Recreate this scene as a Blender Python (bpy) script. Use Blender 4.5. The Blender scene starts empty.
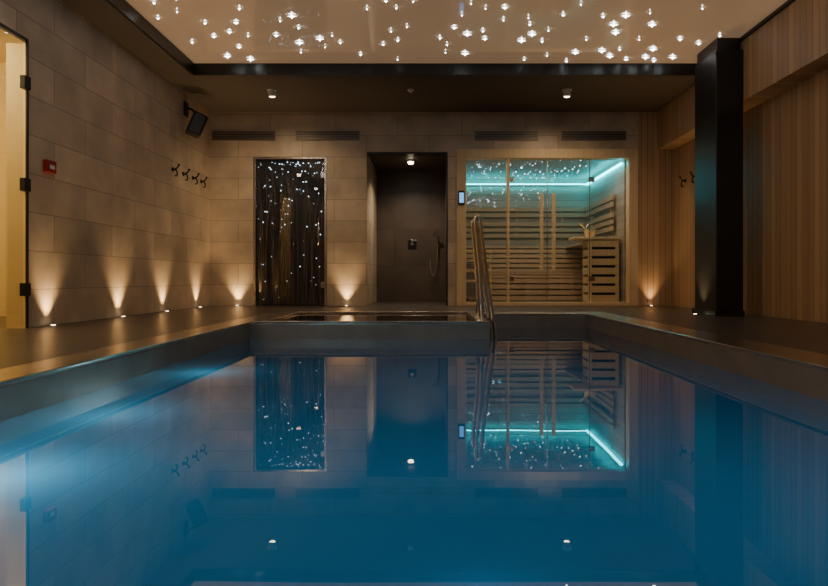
import bpy, bmesh, math, random
from mathutils import Vector, Matrix
random.seed(7)
S = bpy.context.scene
COL = S.collection

# ------------------------------------------------------------ materials
def new_mat(name):
    m = bpy.data.materials.new(name); m.use_nodes = True
    nt = m.node_tree
    for n in list(nt.nodes): nt.nodes.remove(n)
    out = nt.nodes.new('ShaderNodeOutputMaterial')
    return m, nt, out
def pbr(name, col, rough=.5, metal=0., emis=None, es=0., coat=0., spec=.5, noise=0., nscale=8., bump=0.):
    m, nt, out = new_mat(name)
    b = nt.nodes.new('ShaderNodeBsdfPrincipled')
    b.inputs['Base Color'].default_value = (*col, 1)
    b.inputs['Roughness'].default_value = rough
    b.inputs['Metallic'].default_value = metal
    b.inputs['Coat Weight'].default_value = coat
    b.inputs['Specular IOR Level'].default_value = spec
    if emis:
        b.inputs['Emission Color'].default_value = (*emis, 1)
        b.inputs['Emission Strength'].default_value = es
    if noise or bump:
        g = nt.nodes.new('ShaderNodeNewGeometry')
        n = nt.nodes.new('ShaderNodeTexNoise'); n.inputs['Scale'].default_value = nscale
        n.inputs['Detail'].default_value = 5
        nt.links.new(g.outputs['Position'], n.inputs['Vector'])
        if noise:
            r = nt.nodes.new('ShaderNodeMapRange')
            r.inputs[3].default_value = 1-noise; r.inputs[4].default_value = 1+noise
            nt.links.new(n.outputs['Fac'], r.inputs[0])
            v = nt.nodes.new('ShaderNodeVectorMath'); v.operation = 'SCALE'
            v.inputs[0].default_value = col
            nt.links.new(r.outputs[0], v.inputs['Scale'])
            nt.links.new(v.outputs[0], b.inputs['Base Color'])
        if bump:
            bp = nt.nodes.new('ShaderNodeBump'); bp.inputs['Strength'].default_value = bump
            bp.inputs['Distance'].default_value = .01
            nt.links.new(n.outputs['Fac'], bp.inputs['Height'])
            nt.links.new(bp.outputs[0], b.inputs['Normal'])
    nt.links.new(b.outputs[0], out.inputs[0])
    return m
def tile(name, a, bx, col, tw, th, rough=.45, grout=.55, off=.5, var=.12, mortar=.004, mott=.2):
    m, nt, out = new_mat(name)
    L = nt.links
    g = nt.nodes.new('ShaderNodeNewGeometry')
    sp = nt.nodes.new('ShaderNodeSeparateXYZ'); L.new(g.outputs['Position'], sp.inputs[0])
    cb = nt.nodes.new('ShaderNodeCombineXYZ')
    L.new(sp.outputs[a], cb.inputs[0]); L.new(sp.outputs[bx], cb.inputs[1])
    br = nt.nodes.new('ShaderNodeTexBrick'); L.new(cb.outputs[0], br.inputs['Vector'])
    br.offset = off
    br.inputs['Scale'].default_value = 1
    br.inputs['Brick Width'].default_value = tw
    br.inputs['Row Height'].default_value = th
    br.inputs['Mortar Size'].default_value = mortar
    br.inputs['Mortar Smooth'].default_value = .2
    c = Vector(col)
    br.inputs['Color1'].default_value = (*(c*(1-var)), 1)
    br.inputs['Color2'].default_value = (*(c*(1+var)), 1)
    br.inputs['Mortar'].default_value = (*(c*grout), 1)
    n = nt.nodes.new('ShaderNodeTexNoise'); n.inputs['Scale'].default_value = 3; n.inputs['Detail'].default_value = 8
    L.new(g.outputs['Position'], n.inputs['Vector'])
    r = nt.nodes.new('ShaderNodeMapRange'); r.inputs[1].default_value = .3; r.inputs[2].default_value = .7
    r.inputs[3].default_value = 1-mott; r.inputs[4].default_value = 1+mott
    L.new(n.outputs['Fac'], r.inputs[0])
    v = nt.nodes.new('ShaderNodeVectorMath'); v.operation = 'SCALE'
    L.new(br.outputs['Color'], v.inputs[0]); L.new(r.outputs[0], v.inputs['Scale'])
    b = nt.nodes.new('ShaderNodeBsdfPrincipled'); b.inputs['Roughness'].default_value = rough
    L.new(v.outputs[0], b.inputs['Base Color'])
    bp = nt.nodes.new('ShaderNodeBump'); bp.inputs['Strength'].default_value = .4; bp.inputs['Distance'].default_value = .004
    bp.invert = True
    L.new(br.outputs['Fac'], bp.inputs['Height']); L.new(bp.outputs[0], b.inputs['Normal'])
    L.new(b.outputs[0], out.inputs[0])
    return m
def wood(name, a, col, w=.09, groove=.05, rough=.45, var=.22, grain=None):
    m, nt, out = new_mat(name); L = nt.links
    g = nt.nodes.new('ShaderNodeNewGeometry')
    sp = nt.nodes.new('ShaderNodeSeparateXYZ'); L.new(g.outputs['Position'], sp.inputs[0])
    def M(op, x, y=None):
        n = nt.nodes.new('ShaderNodeMath'); n.operation = op
        for i, q in enumerate((x, y)):
            if q is None: continue
            if isinstance(q, (int, float)): n.inputs[i].default_value = q
            else: L.new(q, n.inputs[i])
        return n.outputs[0]
    t = M('DIVIDE', sp.outputs[a], w)
    fl = M('FLOOR', t); fr = M('FRACT', t)
    wn = nt.nodes.new('ShaderNodeTexWhiteNoise'); wn.noise_dimensions = '1D'; L.new(fl, wn.inputs['W'])
    gl = M('LESS_THAN', fr, groove)
    mp = nt.nodes.new('ShaderNodeMapping')
    sc = [30, 30, 30]; sc[grain if grain is not None else 2] = 1.5
    mp.inputs['Scale'].default_value = sc
    L.new(g.outputs['Position'], mp.inputs[0])
    n = nt.nodes.new('ShaderNodeTexNoise'); n.inputs['Scale'].default_value = 1; n.inputs['Detail'].default_value = 4
    L.new(mp.outputs[0], n.inputs['Vector'])
    br = M('ADD', M('MULTIPLY', wn.outputs['Value'], var*2), M('MULTIPLY', n.outputs['Fac'], .35))
    br = M('ADD', br, 1-var-.17)
    br = M('MULTIPLY', br, M('SUBTRACT', 1, M('MULTIPLY', gl, .55)))
    v = nt.nodes.new('ShaderNodeVectorMath'); v.operation = 'SCALE'; v.inputs[0].default_value = col
    L.new(br, v.inputs['Scale'])
    b = nt.nodes.new('ShaderNodeBsdfPrincipled'); b.inputs['Roughness'].default_value = rough
    L.new(v.outputs[0], b.inputs['Base Color']); L.new(b.outputs[0], out.inputs[0])
    return m
def sheet(name, tint, ior=1.5, rough=0., bump=0., add=0., murk=None, murk_f=0.):
    """thin clear sheet: fresnel mirror over a tinted see-through layer, the same from both sides"""
    m, nt, out = new_mat(name); L = nt.links
    g = nt.nodes.new('ShaderNodeNewGeometry')
    r = nt.nodes.new('ShaderNodeMapRange'); r.inputs[3].default_value = ior; r.inputs[4].default_value = 1/ior
    L.new(g.outputs['Backfacing'], r.inputs[0])
    f = nt.nodes.new('ShaderNodeFresnel'); L.new(r.outputs[0], f.inputs['IOR'])
    t = nt.nodes.new('ShaderNodeBsdfTransparent'); t.inputs[0].default_value = (*tint, 1)
    base = t.outputs[0]
    if murk:
        tr = nt.nodes.new('ShaderNodeBsdfTranslucent'); tr.inputs[0].default_value = (*murk, 1)
        m2 = nt.nodes.new('ShaderNodeMixShader'); m2.inputs[0].default_value = murk_f
        L.new(t.outputs[0], m2.inputs[1]); L.new(tr.outputs[0], m2.inputs[2]); base = m2.outputs[0]
    gl = nt.nodes.new('ShaderNodeBsdfGlossy'); gl.inputs['Roughness'].default_value = rough
    mx = nt.nodes.new('ShaderNodeMixShader')
    ad = nt.nodes.new('ShaderNodeMath'); ad.operation = 'ADD'; ad.use_clamp = True
    ad.inputs[1].default_value = add
    L.new(f.outputs[0], ad.inputs[0]); L.new(ad.outputs[0], mx.inputs[0])
    L.new(base, mx.inputs[1]); L.new(gl.outputs[0], mx.inputs[2])
    if bump:
        mp = nt.nodes.new('ShaderNodeMapping'); mp.inputs['Scale'].default_value = (2.2, 2.2, 2.2)
        L.new(g.outputs['Position'], mp.inputs[0])
        n = nt.nodes.new('ShaderNodeTexNoise'); n.inputs['Scale'].default_value = 1; n.inputs['Detail'].default_value = 1
        L.new(mp.outputs[0], n.inputs['Vector'])
        bp = nt.nodes.new('ShaderNodeBump'); bp.inputs['Strength'].default_value = bump; bp.inputs['Distance'].default_value = .01
        L.new(n.outputs['Fac'], bp.inputs['Height'])
        L.new(bp.outputs[0], gl.inputs['Normal'])
    L.new(mx.outputs[0], out.inputs[0])
    return m
def emit(name, col, s):
    m, nt, out = new_mat(name)
    e = nt.nodes.new('ShaderNodeEmission'); e.inputs[0].default_value = (*col, 1); e.inputs[1].default_value = s
    nt.links.new(e.outputs[0], out.inputs[0]); return m

TILE = (.58, .455, .32)
m_tileL = tile('beige_tile_side', 1, 2, TILE, .9, .30)
m_tileB = tile('beige_tile_back', 0, 2, TILE, .9, .30)
m_deck = tile('dark_floor_tile', 0, 1, (.085, .068, .055), .6, .6, rough=.32, grout=.5, off=0, var=.1)
m_shower = tile('shower_stone', 0, 2, (.10, .072, .052), .6, .6, rough=.4, off=0)
m_woodR = wood('oak_panel_side', 1, (.50, .315, .17), w=.085, grain=2, groove=.08, var=.16)
m_woodB = wood('oak_panel_back', 0, (.55, .35, .19), w=.085, grain=2, groove=.08, var=.16)
m_frame = wood('light_timber', 0, (.78, .58, .33), w=5, groove=0, var=.05, grain=2)
m_saunaB = wood('sauna_board_back', 2, (.38, .34, .29), w=.11, grain=0)
m_saunaS = wood('sauna_board_side', 2, (.38, .34, .29), w=.11, grain=1)
m_bench = wood('bench_slat', 2, (.48, .36, .25), w=3, groove=0, var=.08, grain=0)
m_dark = pbr('dark_plaster', (.085, .066, .051), .55, noise=.1)
m_black = pbr('black_trim', (.008, .008, .008), .35)
m_col = pbr('black_column_paint', (.014, .014, .014), .35, noise=.2)
m_ceil = pbr('stretch_ceiling_film', (.46, .33, .21), .08, coat=.8, emis=(.80, .50, .28), es=.22)  # film given a faint glow of its own as ambient room light
m_steel = pbr('brushed_steel', (.70, .62, .53), .22, 1., noise=.15, nscale=20)
m_steelD = pbr('pool_rim_steel', (.62, .54, .45), .27, 1., noise=.3, nscale=10)
m_steelW = pbr('pool_wall_steel', (.36, .31, .26), .38, .8, noise=.3, nscale=5)
m_chrome = pbr('chrome', (.75, .72, .68), .16, 1.)
m_liner = pbr('pool_liner_blue', (.015, .14, .24), .5, noise=.15, nscale=2)
m_glass = sheet('clear_glass', (.90, .93, .92), 1.5, add=.05)
m_tint = sheet('tinted_glass', (.85, .88, .90), 1.5, add=.06)
m_water = sheet('pool_water', (.60, .84, .92), 1.5, bump=.05, add=.12, murk=(.09, .45, .62), murk_f=.5)
m_tubwater = sheet('tub_water', (.5, .5, .5), 1.5, bump=.04, add=.1)
m_backing = pbr('steam_room_dark', (.010, .010, .011), .5)
m_reed = pbr('reed_brown', (.24, .16, .09), .6, noise=.6, nscale=5)
m_reed2 = pbr('reed_dark', (.11, .08, .055), .6, noise=.6, nscale=5)
m_star = emit('fibre_star', (.80, .92, 1.), 28)
m_glint = emit('star_glint_bead', (.72, .88, 1.), 4)  # glowing beads in place of ceiling stars mirrored in the glass
m_led = emit('led_cyan', (.0, .66, .80), 18)
m_lens = emit('lamp_lens', (1., .80, .55), 12)
m_cream = pbr('cream_paint', (.76, .60, .30), .6)
m_vent = pbr('vent_metal', (.24, .195, .155), .45, .3)
m_red = pbr('red_plastic', (.32, .012, .01), .4)
m_white = pbr('white_plastic', (.75, .72, .68), .4)
m_disp = emit('blue_display', (.15, .45, 1.), 1.5)
m_stone = pbr('heater_stone', (.10, .09, .085), .8, noise=.5, nscale=30)
m_fabric = pbr('speaker_grille', (.02, .02, .02), .8)

# ------------------------------------------------------------ mesh builder
class MB:
    def __init__(s, name): s.name = name; s.bm = bmesh.new(); s.mats = []
    def mi(s, m):
        if m not in s.mats: s.mats.append(m)
        return s.mats.index(m)
    def _fin(s, verts, m, M=None):
        if M is not None: bmesh.ops.transform(s.bm, matrix=M, verts=verts)
        i = s.mi(m)
        for f in {f for v in verts for f in v.link_faces}: f.material_index = i
    def box(s, x0, x1, y0, y1, z0, z1, m, bev=0., M=None):
        r = bmesh.ops.create_cube(s.bm, size=1)
        vs = r['verts']
        bmesh.ops.scale(s.bm, vec=(x1-x0, y1-y0, z1-z0), verts=vs)
        bmesh.ops.translate(s.bm, vec=((x0+x1)/2, (y0+y1)/2, (z0+z1)/2), verts=vs)
        s._fin(vs, m)
        if bev:
            es = list({e for v in vs for e in v.link_edges})
            r = bmesh.ops.bevel(s.bm, geom=es, offset=bev, segments=2, affect='EDGES', profile=.5)
            vs = list({v for f in r['faces'] for v in f.verts} | {v for v in vs if v.is_valid})
            s._fin(vs, m)
        if M is not None: bmesh.ops.transform(s.bm, matrix=M, verts=vs)
        return s
    def cyl(s, p, q, r0, r1, m, n=20):
        p, q = Vector(p), Vector(q); d = q-p
        r = bmesh.ops.create_cone(s.bm, cap_ends=True, segments=n, radius1=r0, radius2=r1, depth=d.length)
        M = Matrix.Translation((p+q)/2) @ d.to_track_quat('Z', 'Y').to_matrix().to_4x4()
        s._fin(r['verts'], m, M); return s
    def ico(s, c, r, m, sc=(1, 1, 1), sub=2):
        q = bmesh.ops.create_icosphere(s.bm, subdivisions=sub, radius=r)
        M = Matrix.Translation(c) @ Matrix.Diagonal((*sc, 1))
        s._fin(q['verts'], m, M); return s
    def quad(s, pts, m):
        f = s.bm.faces.new([s.bm.verts.new(p) for p in pts]); f.material_index = s.mi(m); return s
    def tube(s, pts, r, m, n=12):
        P = [Vector(p) for p in pts]; rings = []
        up = None
        for i, p in enumerate(P):
            t = (P[min(i+1, len(P)-1)]-P[max(i-1, 0)]).normalized()
            if up is None:
                up = t.orthogonal().normalized()
            up = (up - t*up.dot(t)).normalized(); b = t.cross(up)
            rr = r[i] if isinstance(r, list) else r
            rings.append([s.bm.verts.new(p+rr*(math.cos(2*math.pi*k/n)*up+math.sin(2*math.pi*k/n)*b)) for k in range(n)])
        mi = s.mi(m)
        for a, b in zip(rings, rings[1:]):
            for k in range(n):
                f = s.bm.faces.new((a[k], a[(k+1) % n], b[(k+1) % n], b[k])); f.material_index = mi; f.smooth = True
        for e in (rings[0][::-1], rings[-1]):
            f = s.bm.faces.new(e); f.material_index = mi
        return s
    def done(s, parent=None, recalc=True, centre=True):
        if recalc: bmesh.ops.recalc_face_normals(s.bm, faces=s.bm.faces)
        me = bpy.data.meshes.new(s.name)
        c = Vector((0, 0, 0))
        if centre and parent is None:
            xs = [v.co for v in s.bm.verts]
            c = Vector([(min(v[i] for v in xs)+max(v[i] for v in xs))/2 for i in range(3)])
            bmesh.ops.translate(s.bm, vec=-c, verts=s.bm.verts)
        if parent is not None:
            c = Vector((0, 0, 0)); bmesh.ops.translate(s.bm, vec=-parent.location, verts=s.bm.verts)
        s.bm.to_mesh(me); s.bm.free()
        for m in s.mats: me.materials.append(m)
        o = bpy.data.objects.new(s.name, me); COL.objects.link(o)
        o.location = c
        if parent is not None: o.parent = parent
        return o
def bez(p0, p1, p2, p3, n=14):
    P = [Vector(p) for p in (p0, p1, p2, p3)]
    return [((1-t)**3)*P[0]+3*t*(1-t)**2*P[1]+3*t*t*(1-t)*P[2]+t**3*P[3] for t in [i/n for i in range(n+1)]]
def light(kind, name, loc, col, e, parent=None, target=None, **kw):
    d = bpy.data.lights.new(name, kind); d.color = col; d.energy = e
    for k, v in kw.items(): setattr(d, k, v)
    o = bpy.data.objects.new(name, d); COL.objects.link(o)
    if parent is not None:
        o.parent = parent; o.location = Vector(loc)-parent.location
    else: o.location = loc
    if target is not None:
        o.rotation_euler = (Vector(target)-Vector(loc)).to_track_quat('-Z', 'Y').to_euler()
    return o

# ------------------------------------------------------------ dimensions
XL, XR, XB = -3.10, 3.43, 3.20
YB, YF = 8.45, -5.0
H, HC = 2.73, 2.85
PX0, PX1, PY0, PY1 = -1.50, 1.62, .60, 5.00
EX0, EY1 = .50, 6.20
WZ = -.12
CL, CR = .25, .30

# ------------------------------------------------------------ room
b = MB('wall_left')
b.box(XL-.15, XL, 4.62, YB+.15, -.2, H+.3, m_tileL)
b.box(XL-.15, XL, 3.55, 4.62, 2.23, H+.3, m_tileL)
b.box(XL-.15, XL, YF, 3.55, -.2, H+.3, m_tileL)
b.done(centre=False)
b = MB('wall_back')
segs = [(XL, -2.49, -.2, H), (-2.49, -1.45, 2.10, H), (-1.45, -.89, -.2, H), (-.89, .25, 2.17, H),
        (.25, .37, -.2, H), (.37, 2.93, 2.21, H)]
for x0, x1, z0, z1 in segs: b.box(x0, x1, YB, YB+.15, z0, z1, m_tileB)
b.box(2.93, XR, YB, YB+.15, -.2, H, m_woodB)
b.done(centre=False)
b = MB('wall_right')
b.box(XR, XR+.15, YF, YB+.15, -.2, HC+.2, m_woodR)
b.done(centre=False)
b = MB('wall_front'); b.box(XL-.15, XR+.15, YF-.15, YF, -.2, HC+.2, pbr('front_wall_paint', (.30, .23, .16), .6)); b.done(centre=False)
b = MB('trim_bulkhead')
b.box(XB, XR, YF, YB, 2.20, HC, m_woodR)
b.done(centre=False)

b = MB('floor')
ox0, ox1, oy0 = PX0-CL, PX1+CR, PY0-.25
oyb = 6.72
b.box(XL-1.7, ox0, YF, YB, -.2, 0, m_deck)
b.box(ox1, XR, YF, YB, -.2, 0, m_deck)
b.box(ox0, ox1, YF, oy0, -.2, 0, m_deck)
b.box(ox0, ox1, oyb, YB, -.2, 0, m_deck)
b.box(XL, XR, YB, 11.0, -.2, 0, m_deck)
b.done(centre=False)

b = MB('ceiling')
b.box(XL, XB, 6.90, YB, H, HC+.1, m_dark)
b.box(XL, -2.73, YF, 6.90, H, HC+.1, m_dark)
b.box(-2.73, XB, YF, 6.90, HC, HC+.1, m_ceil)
b.done(centre=False)
b = MB('trim_ceiling')
b.box(-2.73, XB, 6.87, 6.899, H-.01, HC-.001, m_black)
b.box(-2.729, -2.70, YF, 6.87, H-.01, HC-.001, m_black)
b.box(XB-.03, XB-.001, YF, 6.87, HC-.03, HC-.001, m_black)
b.done(centre=False)

# stars
b = MB('star_lights')
def star(x, y, r):
    z = HC-.012
    c = r*.13
    vs = []
    for k in range(8):
        a = k*math.pi/4; rr = r if k % 2 == 0 else c*1.2
        vs.append(b.bm.verts.new((x+rr*math.cos(a), y+rr*math.sin(a), z)))
    w = [b.bm.verts.new((x+c*math.cos(a), y+c*math.sin(a), z-c)) for a in [k*math.pi/4 for k in range(8)]]
    tip = b.bm.verts.new((x, y, z-r*.6))
    mi = b.mi(m_star)
    for k in range(8):
        k2 = (k+1) % 8
        for f in ((vs[k], vs[k2], w[k2], w[k]), (w[k], w[k2], tip)):
            q = b.bm.faces.new(f); q.material_index = mi
    b.ico((x, y, z-.006), .004+r*.09, m_star, sub=1)
pts = []
while len(pts) < 560:
    x, y = random.uniform(-2.6, 3.05), random.uniform(-4.8, 6.8)
    if all((x-p[0])**2+(y-p[1])**2 > .15**2 for p in pts): pts.append((x, y))
for x, y in pts: star(x, y, random.choice([.008, .012, .018, .028, .042]))
b.done(recalc=False)

# column
b = MB('structural_column')
b.box(2.92, 3.198, 6.12, 6.62, 0.001, H-.012, m_col, bev=.006)
b.box(2.90, 3.199, 6.10, 6.64, 0.001, .06, m_col)
b.box(2.94, 3.165, 6.14, 6.60, H-.012, HC-.002, m_col)
b.done()

# ------------------------------------------------------------ corridor doorway (left)
b = MB('wall_corridor')
b.box(-4.75, -4.70, 2.4, 6.2, 0.001, 2.6, m_cream)
b.box(-4.70, XL-.16, 6.15, 6.2, 0.001, 2.6, m_cream)
b.box(-4.70, XL-.16, 2.4, 2.45, 0.001, 2.6, m_cream)
b.box(-4.75, XL-.16, 2.4, 6.2, 2.6, 2.65, m_cream)
b.done(centre=False)
light('POINT', 'corridor_lamp', (-3.9, 4.3, 2.2), (1, .78, .42), 70, shadow_soft_size=.12)
b = MB('door_1')
b.box(XL-.149, XL-.002, 4.60, 4.618, .001, 2.225, m_cream)
b.box(XL-.149, XL-.002, 3.552, 3.585, .001, 2.225, m_cream)
b.box(XL-.149, XL-.002, 3.585, 4.60, 2.19, 2.225, m_cream)
b.box(XL-.002, XL+.012, 4.60, 4.618, .001, 2.225, m_black)
b.box(XL-.002, XL+.012, 3.56, 4.60, 2.21, 2.225, m_black)
b.quad([(XL-.006, 3.60, .02), (XL-.006, 4.58, .02), (XL-.006, 4.58, 2.19), (XL-.006, 3.60, 2.19)], m_glass)
for z in (.30, 1.10, 1.88):
    b.box(XL-.015, XL+.03, 4.55, 4.62, z-.05, z+.05, m_black, bev=.005)
b.done()

# ------------------------------------------------------------ steam room door
b = MB('steam_room_door')
x0, x1, zt = -2.488, -1.452, 2.098
y0 = YB-.012
for a, c in ((x0, x0+.035), (x1-.035, x1)): b.box(a, c, y0, YB+.06, .002, zt, m_steel, bev=.003)
b.box(x0+.035, x1-.035, y0, YB+.06, zt-.03, zt, m_steel, bev=.003)
b.box(x0+.037, x1-.037, YB+.048, YB+.055, .012, zt-.032, m_backing)
rr = random.Random(3)
for i in range(62):
    xa = rr.uniform(x0+.06, x1-.06); top = rr.uniform(1.1, 2.02)
    sw = rr.uniform(-.14, .14); xt = min(max(xa+sw, x0+.06), x1-.06)
    xm = min(max(xa+rr.uniform(-.06, .06), x0+.055), x1-.055)
    yy = YB+.030+rr.uniform(-.008, .010)
    P = bez((xa, yy, .02), (xm, yy, top*.35), (xa, yy, top*.7), (xt, yy, top), 12)
    b.tube(P, [.0065*(1-.75*k/12) for k in range(13)], rr.choice([m_reed, m_reed2, m_reed2]), 5)
# beads imitating mirrored stars behind the glass, thinning out towards the bottom
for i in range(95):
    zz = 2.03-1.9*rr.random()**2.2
    b.ico((rr.uniform(x0+.06, x1-.06), YB+.019, zz), rr.choice([.0035, .005, .008]), m_glint, (1, .5, 1), 1)
b.quad([(x0+.036, YB+.012, .012), (x1-.036, YB+.012, .012), (x1-.036, YB+.012, zt-.032), (x0+.036, YB+.012, zt-.032)], m_tint)
for z in (.25, 1.8):
    b.box(x1-.085, x1-.02, YB-.02, YB+.010, z, z+.09, m_chrome, bev=.004)
b.tube([(x1-.11, YB-.05, .85), (x1-.11, YB-.05, 1.25)], .010, m_chrome)
for z in (.9, 1.2): b.tube([(x1-.11, YB+.02, z), (x1-.11, YB-.05, z)], .008, m_chrome)
b.done()

# ------------------------------------------------------------ shower alcove
SYB = 10.0
b = MB('wall_shower_alcove')
b.box(-.99, -.89, YB+.151, SYB, 0.001, 2.25, m_tileL)
b.box(.25, .35, YB+.151, SYB, 0.001, 2.25, m_shower)
b.box(-.99, .35, SYB, SYB+.1, 0.001, 2.25, m_shower)
b.box(-.89, .25, YB+.151, SYB, 2.17, 2.25, m_dark)
b.box(.232, .248, YB-.006, YB+.15, .002, 2.168, m_black)
b.box(-.888, .232, YB-.006, YB+.15, 2.15, 2.168, m_black)
b.done(centre=False)
b = MB('shower_mixer')
b.box(-.37, -.22, SYB-.012, SYB-.001, .88, 1.03, m_black, bev=.004)
b.cyl((-.295, SYB-.012, .96), (-.295, SYB-.05, .96), .03, .028, m_chrome)
b.box(-.303, -.287, SYB-.06, SYB-.045, .94, 1.03, m_chrome, bev=.003)
b.done()
b = MB('hand_shower')
b.tube([(.13, SYB-.05, .75), (.13, SYB-.05, 1.15)], .009, m_chrome)
for z in (.77, 1.13): b.tube([(.13, SYB-.002, z), (.13, SYB-.05, z)], .008, m_chrome)
b.cyl((.13, SYB-.08, 1.0), (.10, SYB-.14, 1.12), .012, .014, m_chrome)
b.cyl((.10, SYB-.13, 1.13), (.095, SYB-.165, 1.11), .045, .05, m_chrome)
b.tube(bez((.13, SYB-.08, 1.0), (.12, SYB-.05, .3), (.02, SYB-.05, .3), (.0, SYB-.012, .72), 20), .007, m_chrome)
b.done()
b = MB('recessed_downlight')
b.cyl((-.29, 9.05, 2.169), (-.29, 9.05, 2.145), .06, .055, m_chrome, 28)
b.cyl((-.29, 9.05, 2.145), (-.29, 9.05, 2.115), .045, .036, m_lens, 28)
o = b.done()
light('SPOT', 'bulb', (-.29, 9.05, 2.105), (1, .82, .6), 66, o, (-.29, 9.25, 0), spot_size=2.5, spot_blend=.8, shadow_soft_size=.04)

# ------------------------------------------------------------ sauna
SX0, SX1, SD, SZ = .42, 2.79, 10.60, 2.15
b = MB('sauna_cabin')
f0, f1 = YB-.02, YB+.13
b.box(SX0-.05, SX0, f1+.03, SD, 0.001, SZ, m_saunaS)
b.box(SX1, SX1+.10, f1+.03, SD, 0.001, SZ, m_saunaS)
b.box(SX0-.05, SX1+.1, SD, SD+.08, 0.001, SZ, m_saunaB)
b.box(SX0-.05, SX1+.1, f1+.03, SD+.08, SZ, SZ+.05, m_saunaB)
b.box(SX0, SX1, f1+.03, SD, .001, .02, m_bench)
b.box(.372, .51, f0, f1, .002, 2.208, m_frame, bev=.004)
b.box(2.80, 2.928, f0, f1, .002, 2.208, m_frame, bev=.004)
b.box(.51, 2.80, f0, f1, 2.08, 2.208, m_frame, bev=.004)
b.box(.51, 2.80, f0, f1, .002, .055, m_frame, bev=.004)
b.box(1.085, 1.12, f0+.02, f1-.03, .055, 2.08, m_frame, bev=.003)
for a, c in ((.51, 1.085), (1.12, 1.655), (1.665, 2.255), (2.265, 2.80)):
    b.quad([(a, YB+.05, .055), (c, YB+.05, .055), (c, YB+.05, 2.08), (a, YB+.05, 2.08)], m_glass)
for x in (1.66, 2.26): b.box(x-.005, x+.005, YB+.044, YB+.056, .055, 2.08, m_steel)
for z in (.35, 1.75):
    for x in (1.10, 2.24): b.box(x, x+.09, YB+.025, YB+.047, z, z+.07, m_steel, bev=.003)
for x in (1.565, 1.735):
    b.box(x-.026, x+.026, YB-.045, YB-.015, .50, 1.58, m_frame, bev=.006)
    for z in (.62, 1.46): b.cyl((x, YB-.02, z), (x, YB+.05, z), .012, .012, m_frame)
def slats_x(xa, xb, ya, yb, z, n, t=.03):
    w = (yb-ya)/n
    for i in range(n): b.box(xa, xb, ya+i*w+.008, ya+(i+1)*w-.008, z-t, z, m_bench, bev=.003)
slats_x(SX0+.02, SX1-.02, 9.95, 10.55, .92, 6)
slats_x(SX0+.02, SX1-.02, 9.35, 9.90, .48, 5)
for z in (.52, .60, .68, .76, .84): b.box(SX0+.02, SX1-.02, 9.965, 9.985, z-.03, z+.03, m_bench, bev=.003)
for z in (.08, .17, .26, .35, .43): b.box(SX0+.02, SX1-.02, 9.365, 9.385, z-.034, z+.034, m_bench, bev=.003)
b.box(2.25, SX1-.02, 9.05, 9.95, .89, .92, m_bench, bev=.003)
for x in (SX0+.1, 1.5, 2.2):
    b.box(x, x+.05, 9.99, 10.5, .03, .89, m_bench); b.box(x, x+.05, 9.39, 9.85, .03, .45, m_bench)
for z in (1.14, 1.24, 1.34, 1.50, 1.60):
    b.box(SX0+.05, SX1-.06, SD-.07, SD-.045, z-.035, z+.035, m_bench, bev=.004)
    b.box(SX1-.07, SX1-.045, 8.95, SD-.08, z-.035, z+.035, m_bench, bev=.004)
for x in (.8, 1.5, 2.3): b.box(x, x+.04, SD-.045, SD-.002, 1.08, 1.66, m_bench)
for y in (9.1, 10.2): b.box(SX1-.045, SX1-.002, y, y+.04, 1.08, 1.66, m_bench)
b.box(SX0+.02, SX1-.03, SD-.05, SD-.02, 2.03, 2.055, m_led)
b.box(SX1-.05, SX1-.02, f1+.05, SD-.05, 2.03, 2.055, m_led)
b.box(SX0+.02, SX1-.02, SD-.056, SD-.052, 2.00, 2.036, m_bench)
# beads imitating star reflections, on the cabin ceiling and upper back boards
for i in range(60):
    b.ico((rr.uniform(.55, 2.6), rr.uniform(8.75, 10.5), SZ-.004), rr.choice([.006, .009, .013]), m_glint, sub=1)
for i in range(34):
    b.ico((.55+1.5*rr.random()**1.4, SD-.004, rr.uniform(1.68, 1.98)), rr.choice([.004, .006, .009]), m_glint, sub=1)
o = b.done(centre=False)
light('AREA', 'sauna_warm_fill', (1.6, 8.66, 2.14), (1, .66, .38), 13, o, (1.6, 9.2, 0), shape='RECTANGLE', size=1.8, size_y=.06)  # warm fill added inside the cabin, hidden behind the top beam

b = MB('slatted_bench_guard')
gx0, gx1, gy0, gy1 = 2.30, 2.74, 8.70, 9.02
for x in (gx0, gx1-.05):
    for y in (gy0, gy1-.04): b.box(x, x+.05, y, y+.04, .025, .95, m_frame, bev=.004)
for i in range(7):
    z = .10+i*.132
    b.box(gx0+.03, gx1-.03, gy0-.012, gy0+.008, z-.048, z+.048, m_frame, bev=.004)
    b.box(gx0-.012, gx0+.008, gy0+.02, gy1-.02, z-.048, z+.048, m_frame, bev=.004)
b.box(gx0+.05, gx1-.05, gy0+.03, gy0+.04, .03, .94, m_black)
b.box(gx0-.22, gx1+.01, gy0-.03, gy1, .951, .99, m_frame, bev=.006)
b.done()
b = MB('sauna_bucket')
b.cyl((2.36, 8.86, .992), (2.36, 8.86, 1.10), .065, .085, m_frame, 24)
b.cyl((2.36, 8.86, 1.02), (2.36, 8.86, 1.03), .071, .073, m_steel, 24)
b.tube([(2.28+.16*i/12, 8.86, 1.095+.10*math.sin(math.pi*i/12)) for i in range(13)], .006, m_steel, 8)
b.tube([(2.36, 8.85, 1.06), (2.20, 8.83, 1.19)], .010, m_frame, 8)
b.done()
b = MB('sauna_heater')
b.box(.52, .86, 8.80, 9.14, .10, .62, m_steel, bev=.01)
for x in (.55, .83):
    for y in (8.83, 9.11): b.cyl((x, y, .021), (x, y, .10), .015, .015, m_black)
for i in range(26):
    b.ico((.56+random.random()*.26, 8.84+random.random()*.26, .62+random.random()*.06), random.uniform(.03, .05), m_stone, (1, .9, .8), 1)
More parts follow.
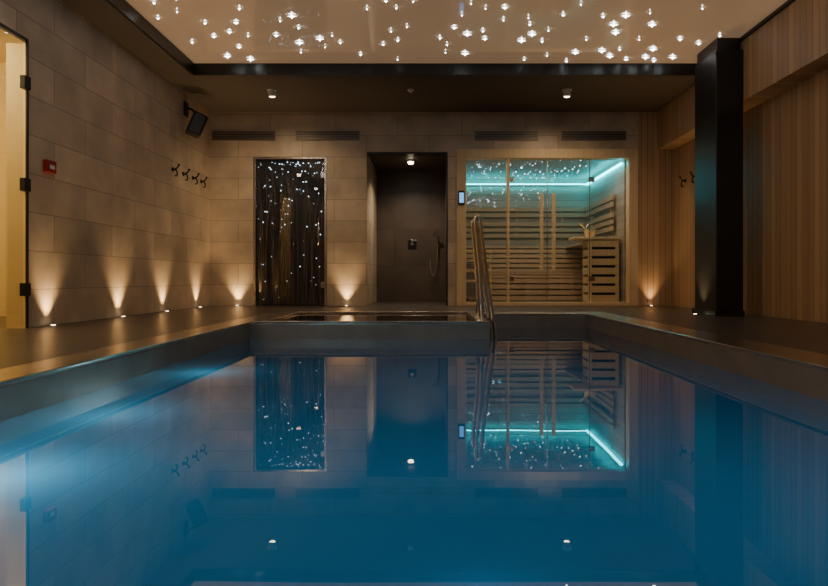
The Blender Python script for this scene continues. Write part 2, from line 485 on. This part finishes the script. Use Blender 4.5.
for z in (.35, .50, .65, .78):
    b.box(.48, .90, 8.735, 8.76, z-.02, z+.02, m_frame, bev=.003)
for x in (.48, .87): b.box(x, x+.03, 8.76, 8.79, .021, .80, m_frame, bev=.003)
b.done()
b = MB('sauna_control_panel')
b.box(.40, .485, YB-.04, YB-.021, 1.42, 1.62, m_black, bev=.004)
b.box(.412, .473, YB-.042, YB-.04, 1.45, 1.59, m_disp)
b.done()

# ------------------------------------------------------------ vents
for x0, x1 in ((-3.07, -2.18), (-1.89, -.99), (.63, 1.52), (1.85, 2.76)):
    b = MB('air_vent')
    z0, z1 = 2.33, 2.46
    b.box(x0, x1, YB-.004, YB-.001, z0, z1, m_black)
    b.box(x0, x1, YB-.016, YB-.004, z0, z0+.014, m_vent); b.box(x0, x1, YB-.016, YB-.004, z1-.014, z1, m_vent)
    b.box(x0, x0+.014, YB-.016, YB-.004, z0, z1, m_vent); b.box(x1-.014, x1, YB-.016, YB-.004, z0, z1, m_vent)
    for i in range(1, 4):
        z = z0+i*(z1-z0)/4
        b.box(x0+.014, x1-.014, YB-.014, YB-.006, z-.010, z+.010, m_vent)
    b.done()

# ------------------------------------------------------------ ceiling fittings
for x in (-1.96, 1.70):
    b = MB('ceiling_spotlight')
    b.cyl((x, 7.44, H-.001), (x, 7.44, H-.015), .06, .06, m_white, 28)
    b.cyl((x, 7.44, H-.015), (x, 7.45, H-.085), .042, .046, m_white, 28)
    b.cyl((x, 7.45, H-.085), (x, 7.45, H-.088), .034, .034, m_lens, 28)
    o = b.done()
    light('SPOT', 'bulb', (x, 7.45, H-.095), (1, .74, .45), 55, o, (x, 8.2, 0), spot_size=2.5, spot_blend=1., shadow_soft_size=.05)
b = MB('ceiling_sprinkler')  # small sprinkler head on the dark ceiling
b.cyl((-.24, 7.44, H-.001), (-.24, 7.44, H-.02), .04, .035, m_white, 24); b.cyl((-.24, 7.44, H-.02), (-.24, 7.44, H-.04), .018, .012, m_white, 16)
b.done()

# ------------------------------------------------------------ uplights
def uplight(x, y, dx, dy, e=40):
    b = MB('floor_uplight')
    b.cyl((x, y, .001), (x, y, .008), .030, .028, m_chrome, 24)
    b.cyl((x, y, .008), (x, y, .010), .016, .016, m_lens, 24)
    o = b.done()
    light('SPOT', 'bulb', (x, y, .016), (1, .66, .32), e, o, (x+dx, y+dy, 1.0), spot_size=1.4, spot_blend=1., shadow_soft_size=.03)
for y in (4.85, 5.96, 6.95, 7.95): uplight(XL+.055, y, .01, 0)
for x in (-2.70, -1.17): uplight(x, YB-.055, 0, -.01)
uplight(XR-.06, 7.0, 0, 0, 22); uplight(2.83, 6.40, 0, 0, 50); uplight(3.1, YB-.06, 0, 0, 14)

# ------------------------------------------------------------ wall items
b = MB('fire_alarm_call_point')
b.box(XL+.001, XL+.04, 4.80, 4.92, 1.24, 1.34, m_red, bev=.006)
b.box(XL+.04, XL+.043, 4.83, 4.89, 1.27, 1.30, m_white)
b.done()
b = MB('wall_speaker')
b.box(XL+.001, XL+.02, 7.54, 7.66, 2.44, 2.62, m_black, bev=.004)
b.tube([(XL+.02, 7.6, 2.55), (XL+.10, 7.6, 2.52), (XL+.14, 7.59, 2.44)], .014, m_black)
M = Matrix.Translation((XL+.16, 7.55, 2.32)) @ Matrix.Rotation(math.radians(28), 4, 'Z') @ Matrix.Rotation(math.radians(22), 4, 'Y')
b.box(-.085, .085, -.10, .10, -.14, .14, m_black, bev=.02, M=M)
b.box(.086, .092, -.085, .085, -.12, .12, m_fabric, bev=.002, M=M)
b.done()
def hook(x, y, sx):
    b = MB('towel_hook')
    z = 1.67
    b.cyl((x, y, z+.03), (x+sx*.012, y, z+.03), .026, .026, m_black, 20)
    b.tube([(x+sx*.01, y, z+.03), (x+sx*.05, y, z+.02), (x+sx*.06, y, z-.03), (x+sx*.05, y, z-.05), (x+sx*.03, y, z-.045)], .009, m_black)
    b.tube([(x+sx*.03, y, z+.03), (x+sx*.06, y, z+.05), (x+sx*.075, y, z+.08)], .009, m_black)
    b.ico((x+sx*.076, y, z+.082), .014, m_black)
    b.done()
for y in (7.22, 7.53, 7.84, 8.12): hook(XL+.001, y, 1)
for y in (7.72, 8.05): hook(XR-.001, y, -1)

# ------------------------------------------------------------ pool
pool = bpy.data.objects.new('swimming_pool', None); COL.objects.link(pool); pool.location = (0, 3, WZ)
PB = -1.35
b = MB('basin')
def wallseg(p, q, inward):
    (x0, y0), (x1, y1) = p, q
    for z0, z1, m in ((-.20, -.001, m_steelW), (PB, -.20, m_liner)):
        b.quad([(x0, y0, z0), (x1, y1, z0), (x1, y1, z1), (x0, y0, z1)], m)
loop = [(PX0, PY0), (PX1, PY0), (PX1, EY1), (EX0, EY1), (EX0, PY1), (PX0, PY1)]
for i in range(6): wallseg(loop[i], loop[(i+1) % 6], 0)
b.quad([(PX0, PY0, PB), (PX1, PY0, PB), (PX1, PY1, PB), (PX0, PY1, PB)], m_liner)
b.quad([(EX0, PY1, PB), (PX1, PY1, PB), (PX1, EY1, PB), (EX0, EY1, PB)], m_liner)
for i in range(4):
    b.box(EX0+.001, PX1-.001, EY1-.3*(i+1), EY1-.3*i-.001, PB, -.38-.25*i, m_liner)
b.done(pool, recalc=False)
b = MB('coping')
t = .014
b.box(PX0-CL, PX0-.001, PY0-.25, EY1+.5, -.2, t, m_steelD, bev=.006)
b.box(PX1+.001, PX1+CR, PY0-.25, EY1+.5, -.2, t, m_steelD, bev=.006)
b.box(PX0, PX1, PY0-.25, PY0-.001, -.2, t, m_steelD, bev=.006)
b.box(EX0+.001, PX1, EY1+.001, EY1+.5, -.2, t, m_steelD, bev=.006)
for x0, x1, y0, y1 in ((PX0-.03, PX0+.012, PY0, PY1), (PX1-.012, PX1+.03, PY0, EY1)):
    b.box(x0, x1, y0, y1, t, t+.010, m_steel, bev=.004)
b.box(EX0, PX1-.012, EY1-.012, EY1+.03, t, t+.010, m_steel, bev=.004)
b.done(pool)
b = MB('water')
z = WZ
b.quad([(PX0, PY0, z), (PX1, PY0, z), (PX1, PY1, z), (EX0, PY1, z), (PX0, PY1, z)], m_water)
b.quad([(EX0, PY1, z), (PX1, PY1, z), (PX1, EY1, z), (EX0, EY1, z)], m_water)
b.done(pool, recalc=False)
for i, (x, y, zz, e) in enumerate(((-1.10, 1.5, -.30, 7), (-1.18, 2.2, -.30, 3), (-1.2, 3.2, -.28, 3), (-.3, 1.4, -1.1, 9), (.9, 1.3, -1.1, 9), (.3, 3.2, -1.1, 6))):
    light('POINT', 'underwater_lamp_fill_%d' % (i+1), (x, y, zz), (.66, .86, 1) if i < 3 else (.3, .75, 1), e, pool, shadow_soft_size=.10)  # left three give the wall glow; deep ones added as blue fill

b = MB('hot_tub')
hx0, hx1, hy0, hy1 = PX0, EX0, PY1, EY1+.5
r = .10
b.box(hx0, hx1, hy0+.001, hy0+r, -.20, .022, m_steelD, bev=.006)
b.box(hx0+.001, hx1, hy1-r, hy1, -.2, .022, m_steel, bev=.006)
b.box(hx0+.001, hx0+r*.6, hy0+r, hy1-r, -.2, .022, m_steel, bev=.006)
b.box(hx1-r, hx1-.001, hy0+r, hy1-r, -.2, .022, m_steel, bev=.006)
b.box(hx0+.0, hx1, hy0-.012, hy0+.02, .022, .03, m_steel, bev=.003)
b.box(hx0, hx1, hy0+r, hy1-r, -.9, -.85, m_steelD)
for a in ((hx0+.001, hx0+.03, hy0+.01, hy1), (hx1-.03, hx1-.001, hy0+.01, hy1)):
    b.box(a[0], a[1], a[2], a[3], -.9, -.2, m_steelD)
b.box(hx0+.03, hx1-.03, hy0+.03, hy0+.06, -.9, -.2, m_steelD)
b.box(hx0+.03, hx1-.03, hy1-.06, hy1-.03, -.9, -.2, m_steelD)
b.quad([(hx0+.05, hy0+.09, .0), (hx1-.09, hy0+.09, .0), (hx1-.09, hy1-.09, .0), (hx0+.05, hy1-.09, .0)], m_tubwater)
b.done(pool, recalc=False)

# ladder
b = MB('pool_ladder')
for y in (5.12, 5.50):
    path = [(.44, y, .012)] + bez((.44, y, .2), (.425, y, .6), (.385, y, .82), (.39, y, .89), 10) + \
           bez((.392, y, .905), (.405, y, .935), (.425, y, .915), (.43, y, .86), 8) + [(.49, y, .35), (.56, y, -.1), (.57, y, -1.0)]
    b.tube(path, .017, m_chrome, 14)
    b.cyl((.44, y, .0225), (.44, y, .035), .04, .035, m_chrome, 24)
for z in (-.25, -.5, -.75): b.box(.53, .61, 5.12, 5.50, z-.015, z+.015, m_chrome, bev=.004)
b.done(recalc=False)

# ------------------------------------------------------------ downlights added in the side soffit, out of view, as room fill
for y in (3.6, 1.6, -.6, -2.8):
    x = -2.91
    b = MB('fill_downlight')
    b.cyl((x, y, H-.001), (x, y, H-.02), .05, .048, m_white, 24); b.cyl((x, y, H-.02), (x, y, H-.023), .035, .035, m_lens, 24)
    o = b.done()
    light('SPOT', 'bulb', (x, y, H-.03), (1, .74, .48), 19, o, (x+.8, y+.6, 0), spot_size=2.6, spot_blend=1., shadow_soft_size=.05)

# world
w = bpy.data.worlds.new('World'); S.world = w; w.use_nodes = True
w.node_tree.nodes['Background'].inputs[0].default_value = (.02, .02, .025, 1)
w.node_tree.nodes['Background'].inputs[1].default_value = .3

# ------------------------------------------------------------ camera
cd = bpy.data.cameras.new('camera'); cam = bpy.data.objects.new('camera', cd); COL.objects.link(cam)
cam.location = (0, 0, .38); cam.rotation_euler = (math.pi/2, 0, 0)
cd.sensor_width = 36; cd.lens = 600/828*36
cd.shift_x = -16/828; cd.shift_y = -14/828
cd.clip_start = .02
S.camera = cam
